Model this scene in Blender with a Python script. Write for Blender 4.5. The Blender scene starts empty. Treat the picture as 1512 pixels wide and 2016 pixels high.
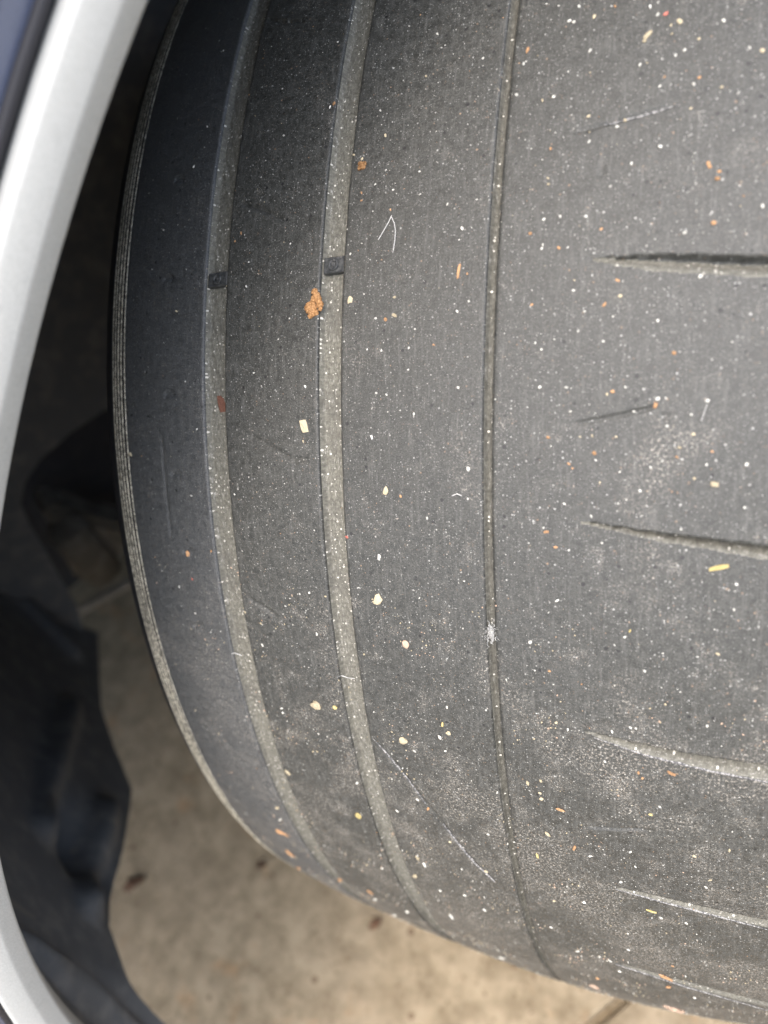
import bpy, bmesh, math, random
import numpy as np
from mathutils import Vector, Matrix, noise as mnoise
random.seed(7); rng = np.random.default_rng(11)
RAD = math.radians

# ------------------------------------------------------------------ camera
R0 = 0.33                      # tyre radius (m); world X = axle, -Y = front of the steered wheel
AX = 0.33                      # axle height
PHI = 0.78396                  # camera elevation about the axle
FPX = 1514.5                   # focal length in photo pixels (1512 x 2016)
def rotvec(w):
    th = float(np.linalg.norm(w)); k = np.array(w)/th
    K = np.array([[0,-k[2],k[1]],[k[2],0,-k[0]],[-k[1],k[0],0]])
    return np.eye(3)+math.sin(th)*K+(1-math.cos(th))*K@K
_c, _s = math.cos(-PHI), math.sin(-PHI)
MX = np.array([[1,0,0],[0,_c,-_s],[0,_s,_c]])
_R = MX @ rotvec([-0.12652,-0.024616,0.44036])
CR, CF, CU = _R[:,0], _R[:,1], _R[:,2]
CP = MX @ np.array([0.07407,-0.53064,0.0]) + np.array([0,0,AX])
scene = bpy.context.scene
cam_d = bpy.data.cameras.new('camera'); cam = bpy.data.objects.new('camera', cam_d)
scene.collection.objects.link(cam); scene.camera = cam
cam_d.sensor_fit = 'VERTICAL'; cam_d.lens = 6.86; cam_d.sensor_height = 6.86*2016/FPX; cam_d.sensor_width = cam_d.sensor_height*.75
cam_d.clip_start = 0.01; cam_d.clip_end = 500
cam_d.dof.use_dof = True; cam_d.dof.focus_distance = 0.236; cam_d.dof.aperture_fstop = 1.85
M = Matrix(((CR[0],CU[0],-CF[0],CP[0]),(CR[1],CU[1],-CF[1],CP[1]),(CR[2],CU[2],-CF[2],CP[2]),(0,0,0,1)))
cam.matrix_world = M
scene.render.resolution_x, scene.render.resolution_y = 768, 1024

# ------------------------------------------------------------------ light
DE = 0.61955                   # steering angle
FW = np.array([-math.sin(DE),-math.cos(DE),0]); OUT = np.array([math.cos(DE),-math.sin(DE),0]); UP = np.array([0,0,1.0])
SUN_EL = RAD(66)
sun_dir = OUT*0.72 + FW*0.69   # horizontal direction towards the sun: outside of the car, ahead
sun_az = math.atan2(sun_dir[0], sun_dir[1])
world = bpy.data.worlds.new('World'); scene.world = world; world.use_nodes = True
wn = world.node_tree.nodes; wl = world.node_tree.links
bg = wn['Background']; sky = wn.new('ShaderNodeTexSky'); sky.sky_type = 'NISHITA'; sky.sun_disc = False
sky.sun_elevation = SUN_EL; sky.sun_rotation = sun_az
sky.air_density = 1.0; sky.dust_density = 4.2; sky.ozone_density = 1.0
wl.new(sky.outputs[0], bg.inputs[0]); bg.inputs[1].default_value = 0.15
sd = bpy.data.lights.new('sun','SUN'); sd.energy = 1.1; sd.angle = RAD(90); sd.color = (1.0,0.96,0.88)
sun = bpy.data.objects.new('sun', sd); scene.collection.objects.link(sun)
_h = np.array([sun_dir[0],sun_dir[1],0])/np.hypot(sun_dir[0],sun_dir[1])
to_sun = Vector((_h[0]*math.cos(SUN_EL),_h[1]*math.cos(SUN_EL),math.sin(SUN_EL)))
sun.rotation_euler = to_sun.to_track_quat('Z','Y').to_euler(); sun.location = (1,-1,4)
vs = scene.view_settings; vs.view_transform = 'Standard'; vs.look = 'None'; vs.gamma = 1; vs.use_curve_mapping = False
vs.exposure = 1.85

# ------------------------------------------------------------------ pixel helpers
def ray(px, py):
    d = CF*FPX + CR*(px-756) - CU*(py-1008); return d/np.linalg.norm(d)
PC = [-87.08546285064531, 2.8737489368960847, 3.1104585007177934, 0.7577054709765461, -0.027647720442210144, 0.00024602651592197023]
def prof(x): return np.polyval(PC, x)
def hit(px, py, sink=0.0):
    """pixel -> (x, theta, point, radial normal) on the tread"""
    d = ray(px,py); c = CP-np.array([0,0,AX]); r = R0
    for _ in range(8):
        a = d[1]**2+d[2]**2; b = 2*(c[1]*d[1]+c[2]*d[2]); k = c[1]**2+c[2]**2-r*r
        D = b*b-4*a*k
        t = (-b-math.sqrt(max(D,0)))/2/a
        P = c+t*d; r = R0-prof(P[0])-sink
    e = math.atan2(P[2],-P[1])
    n = np.array([0,-math.cos(e),math.sin(e)])
    return P[0], e-PHI, P+np.array([0,0,AX]), n, t
def on_tyre(px, py):
    d = ray(px,py); x = hit(px,py)[0]; c = CP-np.array([0,0,AX]); r = R0-prof(x)-.0012
    a = d[1]**2+d[2]**2; b = 2*(c[1]*d[1]+c[2]*d[2]); return b*b-4*a*(c[1]**2+c[2]**2-r*r) > 0
def on_ground(px, py, z=0.0):
    d = ray(px,py); t = (z-CP[2])/d[2]; return CP+t*d
def on_out(px, py, o):
    d = ray(px,py); t = (o-CP@OUT)/(d@OUT); return CP+t*d
def carpt(o, f, u): return OUT*o + FW*f + UP*(u+AX)

# ------------------------------------------------------------------ object helpers
COL = scene.collection
def obj(name, verts, faces, mat, parent=None, smooth=True):
    me = bpy.data.meshes.new(name); me.from_pydata([tuple(v) for v in verts], [], faces); me.update()
    return mobj(name, me, mat, parent, smooth)
def mobj(name, me, mat, parent=None, smooth=True):
    if mat and not me.materials: me.materials.append(mat)
    if smooth and len(me.polygons): me.polygons.foreach_set('use_smooth', [True]*len(me.polygons))
    o = bpy.data.objects.new(name, me); COL.objects.link(o)
    if parent: o.parent = parent
    return o
def tag(o, label, cat, group=None):
    o['label'] = label; o['category'] = cat
    if group: o['group'] = group
    return o
def empty(name, loc):
    o = bpy.data.objects.new(name, None); COL.objects.link(o); o.empty_display_size = .05; o.location = loc; return o
def child(o, parent):
    o.parent = parent; o.matrix_parent_inverse = Matrix.Translation(parent.location).inverted(); return o

# ------------------------------------------------------------------ material helpers
class NT:
    def __init__(s, name):
        s.m = bpy.data.materials.new(name); s.m.use_nodes = True; s.t = s.m.node_tree
        s.b = s.t.nodes['Principled BSDF']; s.out = s.t.nodes['Material Output']
    def n(s, ty, **k):
        x = s.t.nodes.new('ShaderNode'+ty)
        for a,v in k.items(): setattr(x,a,v)
        return x
    def l(s, a, b): s.t.links.new(a,b)
    def uv(s, sx=1, sy=1, ob=False):
        c = s.n('TexCoord'); mp = s.n('Mapping'); s.l(c.outputs['Object' if ob else 'UV'], mp.inputs[0]); mp.inputs['Scale'].default_value = (sx,sy,sx); return mp.outputs[0]
    def noise(s, vec, scale, detail=3, rough=.55, dist=0):
        x = s.n('TexNoise'); s.l(vec,x.inputs['Vector']); x.inputs['Scale'].default_value=scale; x.inputs['Detail'].default_value=detail; x.inputs['Roughness'].default_value=rough; x.inputs['Distortion'].default_value=dist; return x.outputs['Fac']
    def ramp(s, fac, a, b, lo=0.0, hi=1.0):
        x = s.n('MapRange'); x.interpolation_type='SMOOTHSTEP'; s.l(fac,x.inputs[0])
        for i,v in zip((1,2,3,4),(a,b,lo,hi)): x.inputs[i].default_value=v
        return x.outputs[0]
    def math(s, op, a, b=None, clamp=False):
        x = s.n('Math', operation=op, use_clamp=clamp)
        for i,v in enumerate((a,b)):
            if v is None: continue
            if isinstance(v,(int,float)): x.inputs[i].default_value=v
            else: s.l(v,x.inputs[i])
        return x.outputs[0]
    def mix(s, fac, a, b):
        x = s.n('Mix', data_type='RGBA')
        if isinstance(fac,(int,float)): x.inputs[0].default_value=fac
        else: s.l(fac,x.inputs[0])
        for i,v in ((6,a),(7,b)):
            if isinstance(v,tuple): x.inputs[i].default_value=(*v,1)
            else: s.l(v,x.inputs[i])
        return x.outputs[2]
    def specks(s, vec, scale, keep, size):
        """random dots: one per cell, only where the cell's random value is above keep; dot radius varies up to size"""
        v = s.n('TexVoronoi', voronoi_dimensions='2D'); s.l(vec,v.inputs['Vector']); v.inputs['Scale'].default_value=scale; v.inputs['Randomness'].default_value=1
        sp = s.n('SeparateColor'); s.l(v.outputs['Color'],sp.inputs[0])
        rad = s.math('MULTIPLY', sp.outputs[1], size)
        dot = s.math('LESS_THAN', v.outputs['Distance'], rad)
        return dot, sp.outputs[0], sp.outputs[2]
    def bump(s, h, strength, dist, prev=None):
        x = s.n('Bump'); x.inputs['Strength'].default_value=strength; x.inputs['Distance'].default_value=dist; s.l(h,x.inputs['Height'])
        if prev is not None: s.l(prev,x.inputs['Normal'])
        return x.outputs[0]
    def fin(s, col=None, rough=None, normal=None, spec=None):
        if col is not None:
            if isinstance(col,tuple): s.b.inputs['Base Color'].default_value=(*col,1)
            else: s.l(col,s.b.inputs['Base Color'])
        if rough is not None:
            if isinstance(rough,(int,float)): s.b.inputs['Roughness'].default_value=rough
            else: s.l(rough,s.b.inputs['Roughness'])
        if normal is not None: s.l(normal,s.b.inputs['Normal'])
        if spec is not None: s.b.inputs['Specular IOR Level'].default_value=spec
        return s.m

def rubber_material(name, dust=1.0, base=(.028,.0287,.0255), lift=(.061,.0620,.0560)):
    t = NT(name); uv = t.uv()
    patch = t.noise(uv, 26, 4, .6); patch2 = t.noise(uv, 95, 4, .65)
    streak = t.noise(t.uv(1.0,.10), 900, 3, .6)
    grain = t.noise(uv, 1500, 3, .7); grain2 = t.noise(uv, 420, 4, .65)
    col = t.mix(t.ramp(grain2,.30,.72), base, lift)
    fineg = t.noise(uv, 2300, 3, .8); col = t.mix(t.ramp(fineg,.52,.38,0,.9), col, tuple(x*.45 for x in base))
    col = t.mix(t.ramp(streak,.50,.74,0,.42), col, (.10,.10,.092))
    col = t.mix(t.ramp(grain,.54,.70,0,.55), col, (.155,.155,.142))
    # black pits
    dot,a,_ = t.specks(uv, 330, 0, .20)
    pit = t.math('MULTIPLY', dot, t.ramp(a,.90,.93))
    col = t.mix(t.math('MULTIPLY',pit,.8), col, (.008,.008,.009))
    # soft powder dust gathered in patches
    grad = t.n('SeparateXYZ'); t.l(uv, grad.inputs[0]); low = t.ramp(grad.outputs[1],.02,-.17,0,.15)
    patch = t.math('ADD', patch, low); patch2 = t.math('ADD', patch2, t.math('MULTIPLY',low,.6))
    pw = t.math('MULTIPLY', t.ramp(patch,.57,.74), t.ramp(t.noise(uv,1250,4,.8),.52,.64))
    pw2 = t.math('MULTIPLY', t.ramp(patch2,.60,.76), t.ramp(t.noise(uv,2100,3,.8),.52,.62))
    pw = t.math('MAXIMUM', pw, pw2)
    col = t.mix(t.math('MULTIPLY',pw,.70*dust), col, (.42,.385,.33))
    # specks of sand, three sizes
    m = None
    for sc,keep,size,w in ((520,.92,.16,.65),(950,.87,.23,.52),(1700,.80,.28,.38)):
        dot,a,b = t.specks(uv, sc, 0, size)
        thr = t.math('SUBTRACT', keep+.08, t.math('MULTIPLY', t.ramp(patch2,.40,.70), .16*dust))
        k = t.math('MULTIPLY', t.math('MULTIPLY', dot, t.math('GREATER_THAN', a, thr)), w)
        m = k if m is None else t.math('MAXIMUM', m, k)
        if sc==950: tint=b
    scol = t.mix(t.ramp(tint,.80,.90), (.46,.46,.43), (.33,.21,.12))
    col = t.mix(t.math('MULTIPLY',m,min(1,.9*dust)), col, scol)
    n = t.bump(t.noise(uv,1600,4,.75), .9, .00022)
    n = t.bump(t.noise(uv,330,3,.6), .40, .0003, n)
    n = t.bump(pit, .6, -.00025, n)
    n = t.bump(m, .5, .00015, n)
    rg = t.ramp(grain2,.3,.7,.45,.62)
    return t.fin(col, rg, n, .5)
M_RIB = rubber_material('worn_tread_rubber')
M_SHO = rubber_material('shoulder_rubber', .6, (.048,.051,.052), (.082,.085,.085))

def groove_material(name, k=1.0, sx=1.0, sy=.22):
    t = NT(name); uv = t.uv()
    st = t.noise(t.uv(sx,sy), 1700, 4, .8); g = t.noise(uv, 900, 4, .7); big = t.noise(uv, 60, 3, .6)
    col = t.mix(t.ramp(g,.30,.72), (.080*k,.078*k,.064*k), (.17*k,.165*k,.138*k))
    col = t.mix(t.ramp(st,.53,.68,0,.62), col, (.43*k,.42*k,.385*k))
    col = t.mix(t.ramp(big,.45,.75,0,.45), col, (.07*k,.068*k,.062*k))
    dot,a,_ = t.specks(uv, 800, 0, .28)
    col = t.mix(t.math('MULTIPLY', dot, t.ramp(a,.78,.82,0,.8)), col, (.58,.56,.5))
    n = t.bump(st, .7, .0003); n = t.bump(g, .5, .0002, n)
    return t.fin(col, .75, n, .3)
M_GRV = groove_material('dusty_groove', .95)
M_GRN = groove_material('narrow_groove', .62)
M_LAT = groove_material('dusty_lateral_groove', .95, .5, 1.0)
def moulded_material():
    t = NT('dusty_moulded_lines'); uv = t.uv()
    g = t.noise(t.uv(1.0,.6), 900, 3, .75); b = t.noise(uv, 30, 3, .6)
    col = t.mix(t.ramp(g,.42,.58), (.24,.225,.18), (.74,.69,.55))
    col = t.mix(t.ramp(b,.45,.65,0,.30), col, (.09,.085,.07))
    return t.fin(col, .8, t.bump(g,.6,.0003), .25)
M_MLD = moulded_material()
def bar_material():
    t = NT('wear_bar_rubber'); uv = t.uv(ob=True)
    g = t.noise(uv, 900, 3, .6); col = t.mix(t.ramp(g,.35,.72), (.022,.024,.025), (.065,.067,.066))
    col = t.mix(t.ramp(t.noise(uv,300,4,.7),.60,.74,0,.7), col, (.22,.21,.2))
    return t.fin(col, .55, t.bump(g,.4,.0002), .4)
M_BAR = bar_material()
def sidewall_material():
    t = NT('sidewall_rubber'); uv = t.uv(); g = t.noise(uv, 300, 4, .6)
    return t.fin(t.mix(t.ramp(g,.4,.75), (.014,.0145,.016), (.03,.03,.032)), .6, t.bump(g,.3,.0003), .4)
M_SID = sidewall_material()
def crumb_material(name, a, b, rough=.85, scale=900):
    t = NT(name); v = t.uv(ob=True)
    oi = t.n('ObjectInfo'); g = t.noise(v, scale, 4, .7)
    col = t.mix(t.ramp(g,.32,.70), a, b)
    h = t.n('HueSaturation'); t.l(col,h.inputs['Color']); t.l(t.math('ADD', t.math('MULTIPLY',oi.outputs['Random'],.5), .75), h.inputs['Value'])
    return t.fin(h.outputs[0], rough, t.bump(g,.5,.0002), .3)
GM = {'w':crumb_material('white_sand',(.43,.425,.38),(.58,.575,.52)), 'c':crumb_material('cream_grit',(.31,.265,.17),(.48,.415,.29)),
      'y':crumb_material('yellow_grit',(.38,.30,.11),(.55,.46,.21)), 'o':crumb_material('orange_soil',(.26,.14,.065),(.46,.28,.15)),
      'r':crumb_material('red_brown_fragment',(.10,.042,.028),(.19,.09,.062)), 'p':crumb_material('pink_soil',(.36,.25,.18),(.52,.39,.29)),
      'q':crumb_material('red_grit',(.33,.09,.07),(.45,.17,.13))}
M_CLOD = crumb_material('crumbly_clay',(.15,.072,.025),(.36,.205,.095), .95, 1500)
M_HAIR = NT('white_fibre').fin((.52,.52,.50), .5)

def paint_material(name, col, rough, metal, coat, flake):
    t = NT(name); v = t.uv(ob=True)
    g = t.noise(v, 2500, 2, .6); d = t.noise(v, 180, 4, .6)
    c2 = tuple(min(1,x*1.12) for x in col); c1 = tuple(x*.90 for x in col)
    c = t.mix(t.ramp(g,.35,.65), c1, c2); c = t.mix(t.ramp(d,.58,.75,0,.35), c, tuple(x*.75 for x in col))
    dot,a,_ = t.specks(v, 260, 0, .14); c = t.mix(t.math('MULTIPLY',dot,t.ramp(a,.96,.98,0,.25)), c, (.5,.5,.48))
    t.b.inputs['Metallic'].default_value = metal; t.b.inputs['Coat Weight'].default_value = coat; t.b.inputs['Coat Roughness'].default_value=.12
    return t.fin(c, rough, t.bump(g,.12,.0001))
M_LIP = paint_material('silver_white_paint', (.40,.412,.40), .62, .0, .08, 1)
M_FEN = paint_material('slate_blue_panel', (.085,.105,.175), .38, .2, .8, 1)  # even slate blue base colour for fender, bonnet and bumper face
def plastic_material(name, a, b, rough=.75):
    t = NT(name); v = t.uv(ob=True)
    g = t.noise(v, 60, 4, .65); f = t.noise(v, 700, 3, .6)
    col = t.mix(t.ramp(g,.42,.75), a, b)
    dot,k,_ = t.specks(v, 75, 0, .22); col = t.mix(t.math('MULTIPLY',dot,t.ramp(k,.88,.92,0,.45)), col, (.16,.15,.13))
    return t.fin(col, rough, t.bump(f,.4,.0005), .3)
M_LIN = plastic_material('black_liner_plastic', (.080,.086,.093), (.13,.132,.132))
M_GAP = NT('dark_gap').fin((.012,.012,.016), .6)
M_ARM = plastic_material('dusty_cast_arm', (.085,.078,.064), (.17,.155,.13), .8)
M_ROD = plastic_material('dull_steel_rod', (.15,.14,.12), (.24,.22,.19), .6)
M_DARK = plastic_material('underbody_black', (.018,.020,.026), (.030,.032,.036), .8)

def concrete_material():
    t = NT('stained_concrete'); v = t.uv(ob=True)
    a = t.noise(v, 6, 5, .6); b = t.noise(v, 40, 5, .65); c = t.noise(v, 260, 4, .7); d = t.noise(v, 900, 3, .6)
    col = t.mix(t.ramp(b,.32,.70), (.165,.130,.082), (.30,.245,.165))
    col = t.mix(t.ramp(a,.40,.68,0,.55), col, (.24,.195,.135))
    col = t.mix(t.ramp(c,.55,.75,0,.55), col, (.38,.325,.24))
    col = t.mix(t.ramp(t.noise(v,75,4,.7),.58,.72,0,.70), col, (.14,.10,.06))
    col = t.mix(t.ramp(t.noise(v,17,5,.7,.6),.57,.70,0,.40), col, (.30,.165,.07))
    dot,k,_ = t.specks(v, 55, 0, .18); col = t.mix(t.math('MULTIPLY',dot,t.ramp(k,.80,.86,0,.75)), col, (.10,.06,.035))
    dot,k,_ = t.specks(v, 160, 0, .30); col = t.mix(t.math('MULTIPLY',dot,t.ramp(k,.62,.70,0,.55)), col, (.11,.08,.045))
    n = t.bump(c, .6, .0015); n = t.bump(d,.5,.0006,n); n = t.bump(b,.3,.003,n)
    return t.fin(col, .88, n, .3)
M_CON = concrete_material()

# ------------------------------------------------------------------ ground
jp = on_ground(1190, 1996); jq = on_ground(1166, 2016)
jd = (jq-jp)[:2]; jd = jd/np.linalg.norm(jd); jn = np.array([-jd[1], jd[0]])
# the joint follows the line seen under the tyre: two slabs with a real recess between them
def slab_pts(o, depth): return [tuple(jp[:2]+jd*L+jn*o)+(depth,) for L in (-15,15)]
prof_g = [(-15,0),(-.0055,0),(-.0042,-.0016),(-.0030,-.012),(.0030,-.012),(.0042,-.0016),(.0055,0),(15,0)]
gv = []; gf = []
for o,z in prof_g: gv += slab_pts(o,z)
for i in range(len(prof_g)-1): gf.append((2*i,2*i+1,2*i+3,2*i+2))
ground = obj('concrete_driveway', gv, gf, M_CON, smooth=False); ground['kind'] = 'structure'
bmg = bmesh.new(); bmg.from_mesh(ground.data); bmesh.ops.recalc_face_normals(bmg, faces=bmg.faces)
if sum(f.normal.z for f in bmg.faces) < 0: bmesh.ops.reverse_faces(bmg, faces=bmg.faces)
bmg.to_mesh(ground.data); bmg.free()

# ------------------------------------------------------------------ tyre
XG = dict(g1=(-.09035,-.08080), g2=(-.04406,-.03584), g3=(.00884,.01148)); XSH = -.1303; XR = .128
DG = dict(g1=.0028, g2=.0030, g3=.0022)
T_LO, T_HI = RAD(-64), RAD(42)
def rows(step_deg):
    fine = np.arange(T_LO, T_HI, RAD(step_deg)); coarse = np.linspace(T_HI, T_LO+2*math.pi, 133)
    return np.concatenate([fine, coarse])            # last row = first row + 2 pi
def surf(X, T, H):
    r = R0 - prof(X) + H; e = T + PHI
    z = r*np.sin(e)+AX
    z = np.maximum(z, .0006)                          # flattened where it carries the car
    return np.stack([X, -r*np.cos(e), z], -1)
def skirt(xs, H, left=True, right=True):
    if left: xs = np.concatenate([[xs[0]-.00006],xs]); H = np.concatenate([np.full((len(H),1),-.0013),H],1)
    if right: xs = np.concatenate([xs,[xs[-1]+.00006]]); H = np.concatenate([H,np.full((len(H),1),-.0013)],1)
    return xs, H
def grid_object(name, xs, ts, H, mat, parent, keep=None, extra=None):
    X, T = np.meshgrid(xs, ts); P = surf(X, T, H)
    nr, nc = X.shape
    idx = np.arange(nr*nc).reshape(nr,nc)
    Q = np.stack([idx[:-1,:-1],idx[:-1,1:],idx[1:,1:],idx[1:,:-1]],-1)
    V = P.reshape(-1,3); UVv = np.stack([X, T*R0],-1).reshape(-1,2)
    outs = []
    masks = [np.ones(Q.shape[:2],bool)] if keep is None else keep
    for nm, mk, mt in (zip([name]*len(masks), masks, [mat]*len(masks)) if extra is None else extra(masks)):
        q = Q[mk]
        if not len(q): continue
        used, inv = np.unique(q, return_inverse=True); q = inv.reshape(-1,4)
        me = bpy.data.meshes.new(nm); v = V[used]; uvc = UVv[used]
        me.vertices.add(len(v)); me.vertices.foreach_set('co', v.ravel())
        me.loops.add(q.size); me.loops.foreach_set('vertex_index', q.ravel().astype(np.int32))
        me.polygons.add(len(q)); me.polygons.foreach_set('loop_start', np.arange(0,q.size,4,dtype=np.int32))
        ul = me.uv_layers.new(name='UVMap'); ul.data.foreach_set('uv', uvc[q.ravel()].ravel())
        me.update(calc_edges=True); me.validate()
        outs.append(child(mobj(nm, me, mt), parent))
    return outs
tyre = empty('tyre', (0,0,0))
tag(tyre, 'worn bald black tyre with shallow dusty grooves, turned out beside the car wheel arch', 'tyre')
def smooth01(x): x = np.clip(x,0,1); return x*x*(3-2*x)
def edge_round(X, xa, xb, w=.0007, d=.00035):
    a = np.clip((X-xa)/w,0,1); b = np.clip((xb-X)/w,0,1)
    return -d*((1-a)**2+(1-b)**2)
def dist_poly(X, T, pts):
    """distance (m) and parameter along a polyline given as (x, theta)"""
    Yv = T*R0; best = np.full(X.shape, 9.0); par = np.zeros(X.shape); n = len(pts)-1
    for i in range(n):
        a = np.array([pts[i][0],pts[i][1]*R0]); b = np.array([pts[i+1][0],pts[i+1][1]*R0]); ab = b-a
        s = np.clip(((X-a[0])*ab[0]+(Yv-a[1])*ab[1])/(ab@ab),0,1)
        d = np.hypot(X-a[0]-s*ab[0], Yv-a[1]-s*ab[1]); m = d<best
        best = np.where(m,d,best); par = np.where(m,(i+s)/n,par)
    return best, par
def px_poly(l): return [hit(*p)[:2] for p in l]
def sipe(X, T, line, w, d):
    D,s = dist_poly(X,T,px_poly(line)); k = np.clip(1-D/w,0,1); return -d*smooth01(k*1.6)*np.clip(np.minimum(s*8,(1-s)*8),0,1)
def waver(X, T, amp=.00012):
    return amp*(np.sin(T*61+X*130)*.5+np.sin(T*143-X*310+1)*.3+np.sin(T*29+X*77+2)*.6)
# --- shoulder rib
ts = rows(.12); xs = np.linspace(XSH, XG['g1'][0], 72); X,T = np.meshgrid(xs,ts)
H = edge_round(X, xs[0]-.01, xs[-1]) + waver(X,T)
for (a,b) in ((355,353),(333,548),(335,775),(347,933),(372,1085),(392,1232)):
    H += sipe(X,T,[(a-12,b+3),(a,b-3),(a+9,b+4)], .0011, .0007)
H += sipe(X,T,[(317,850),(322,910),(328,985),(340,1070)], .0009, .00035)
xs,H = skirt(xs,H,False,True); grid_object('shoulder_rib', xs, ts, H, M_SHO, tyre)
# --- second rib
xs = np.linspace(XG['g1'][1], XG['g2'][0], 84); X,T = np.meshgrid(xs,ts)
H = edge_round(X, xs[0], xs[-1]) + waver(X,T)
for l in ([(470,398),(515,412),(565,434)], [(525,38),(562,44),(605,40)], [(478,850),(530,878),(575,905),(612,903)], [(488,1178),(520,1196),(548,1217)]):
    H += sipe(X,T,l,.0009,.0008)
xs,H = skirt(xs,H); grid_object('tread_rib', xs, ts, H, M_RIB, tyre)
# --- third rib
xs = np.linspace(XG['g2'][1], XG['g3'][0], 96); X,T = np.meshgrid(xs,ts)
H = edge_round(X, xs[0], xs[-1]) + waver(X,T)
H += sipe(X,T,[(735,1455),(800,1530),(870,1620),(935,1700),(980,1740)], .0009,.0005)
xs,H = skirt(xs,H); grid_object('tread_rib', xs, ts, H, M_RIB, tyre)
# --- wide outer tread with lateral grooves
ts2 = rows(.07); xs = np.linspace(XG['g3'][1], XR, 132); X,T = np.meshgrid(xs,ts2)
H = edge_round(X, xs[0], xs[-1]+.01) + waver(X,T)
LG = [([(1165,508),(1290,499),(1512,503)], [(1165,513),(1300,535),(1512,545)]),
      ([(1140,1026),(1250,1042),(1400,1062),(1512,1075)], [(1150,1030),(1300,1065),(1420,1085),(1512,1102)]),
      ([(1145,1437),(1250,1462),(1350,1484),(1512,1507)], [(1150,1441),(1270,1485),(1400,1517),(1512,1537)]),
      ([(1205,1744),(1300,1766),(1512,1812)], [(1210,1748),(1300,1773),(1512,1826)]),
      ([(1208,1893),(1350,1932),(1512,1970)], [(1212,1896),(1350,1940),(1512,1984)])]
lines = []
for up,lo in LG:
    pu = np.array(px_poly(up)); pl = np.array(px_poly(lo))
    lines.append((pu, pl, min(pu[0,0],pl[0,0])))
def shifted(k, d): return (lines[k][0]+np.array([0,d]), lines[k][1]+np.array([0,d]), lines[k][2])
lines.append(shifted(0,RAD(13.2))); lines.append(shifted(0,RAD(24.5))); lines.append(shifted(2,RAD(-32.5))); lines.append(shifted(2,RAD(-43)))
def lin_ext(p, X):
    y = np.interp(X, p[:,0], p[:,1]); k = (p[-1,1]-p[-2,1])/(p[-1,0]-p[-2,0]); return np.where(X>p[-1,0], p[-1,1]+k*(X-p[-1,0]), y)
gid = np.full(X.shape, -1)
def wrapT(T, c): return (T-c+math.pi)%(2*math.pi)-math.pi+c
for gi,(cu_,cl_,x0) in enumerate(lines):
    if gi>6 and False: continue
    tu = lin_ext(cu_,X); tl = lin_ext(cl_,X); Tw = wrapT(T,(tu+tl)/2)
    run = np.clip((X-x0)/.036,0,1)
    half = np.maximum((tu-tl)/2, .0) ; mid = (tu+tl)/2
    w = np.clip(half*R0, .0002, .0030)*np.sqrt(np.clip((X-x0)/.004,0,1)) + 1e-6
    sp = .5-((Tw-mid)*R0 + .00010*np.sin(X*900+gi)+.00006*np.sin(X*2300+gi*2))/(2*w)     # 0 = upper lip, 1 = lower lip
    inside = (sp>0)&(sp<1)&(X>x0)
    depth = (.0042,.0044,.0040,.0024,.0018,.0046,.0046,.003,.003)[gi]*np.sqrt(run)
    d = depth*smooth01(sp/.16)*(1-smooth01((sp-.24)/.76))
    H = np.where(inside, H-d, H); gid = np.where(inside & (sp>.30) & (sp<.97) & (depth>.0006), gi, gid)
for l in ([(1130,260),(1180,247),(1260,226),(1335,203)], [(1125,836),(1210,820),(1297,800)], [(1150,1628),(1210,1632),(1275,1632)]):
    H += sipe(X,T,l,.0007,.0006)
H += sipe(X,T,[(1182,322),(1187,335),(1186,347)],.0007,.0006)+sipe(X,T,[(1312,812),(1309,828),(1306,838)],.0007,.0006)
xs,H = skirt(xs,H,True,False); gid = np.concatenate([np.full((len(gid),1),-1),gid],1)
fg = np.maximum(np.maximum(gid[:-1,:-1],gid[1:,1:]),np.maximum(gid[1:,:-1],gid[:-1,1:]))
def outer_parts(_):
    yield 'outer_tread', fg<0, M_RIB
    for gi in range(len(lines)):
        m = fg==gi
        if m.any(): yield 'lateral_groove', m, M_LAT
_po = grid_object('outer_tread', xs, ts2, H, M_RIB, tyre, extra=outer_parts)
for o_ in _po[1:]: o_.parent = _po[0]; o_.matrix_parent_inverse = Matrix()
# --- circumferential grooves
for key in ('g1','g2','g3'):
    a,b = XG[key]; D = DG[key]; wl = .0009 if key!='g3' else .0005
    if key=='g3': xs = np.array([a,a+.0002,a+.0004,a+.0007,a+.001,a+.0014,b-.0008,b-.0005,b-.0003,b-.0001,b]); hs = -D*np.array([.45,.5,.7,.93,1,1,1,.97,.75,.5,.45])
    else:
        xs = np.concatenate([[a,a+.0001,a+.0003,a+.0008,a+.0010,a+.0013],np.linspace(a+.0018,b-.0012,12),[b-.0008,b-.0005,b-.0003,b-.0001,b]])
        hs = -D*np.concatenate([[.38,.42,.52,.90,.97,1.0],np.full(12,1.0),[.99,.92,.55,.42,.38]])
    Tg = rows(.2); X,T = np.meshgrid(xs,Tg); H = np.tile(hs,(len(Tg),1)) + (.00012*np.sin(T*210+X*2000)+.0001*np.sin(T*533))*(np.tile(hs,(len(Tg),1))<-.9*D)
    grid_object('circumferential_groove', xs, Tg, H, M_GRV if key!='g3' else M_GRN, tyre)
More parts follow.
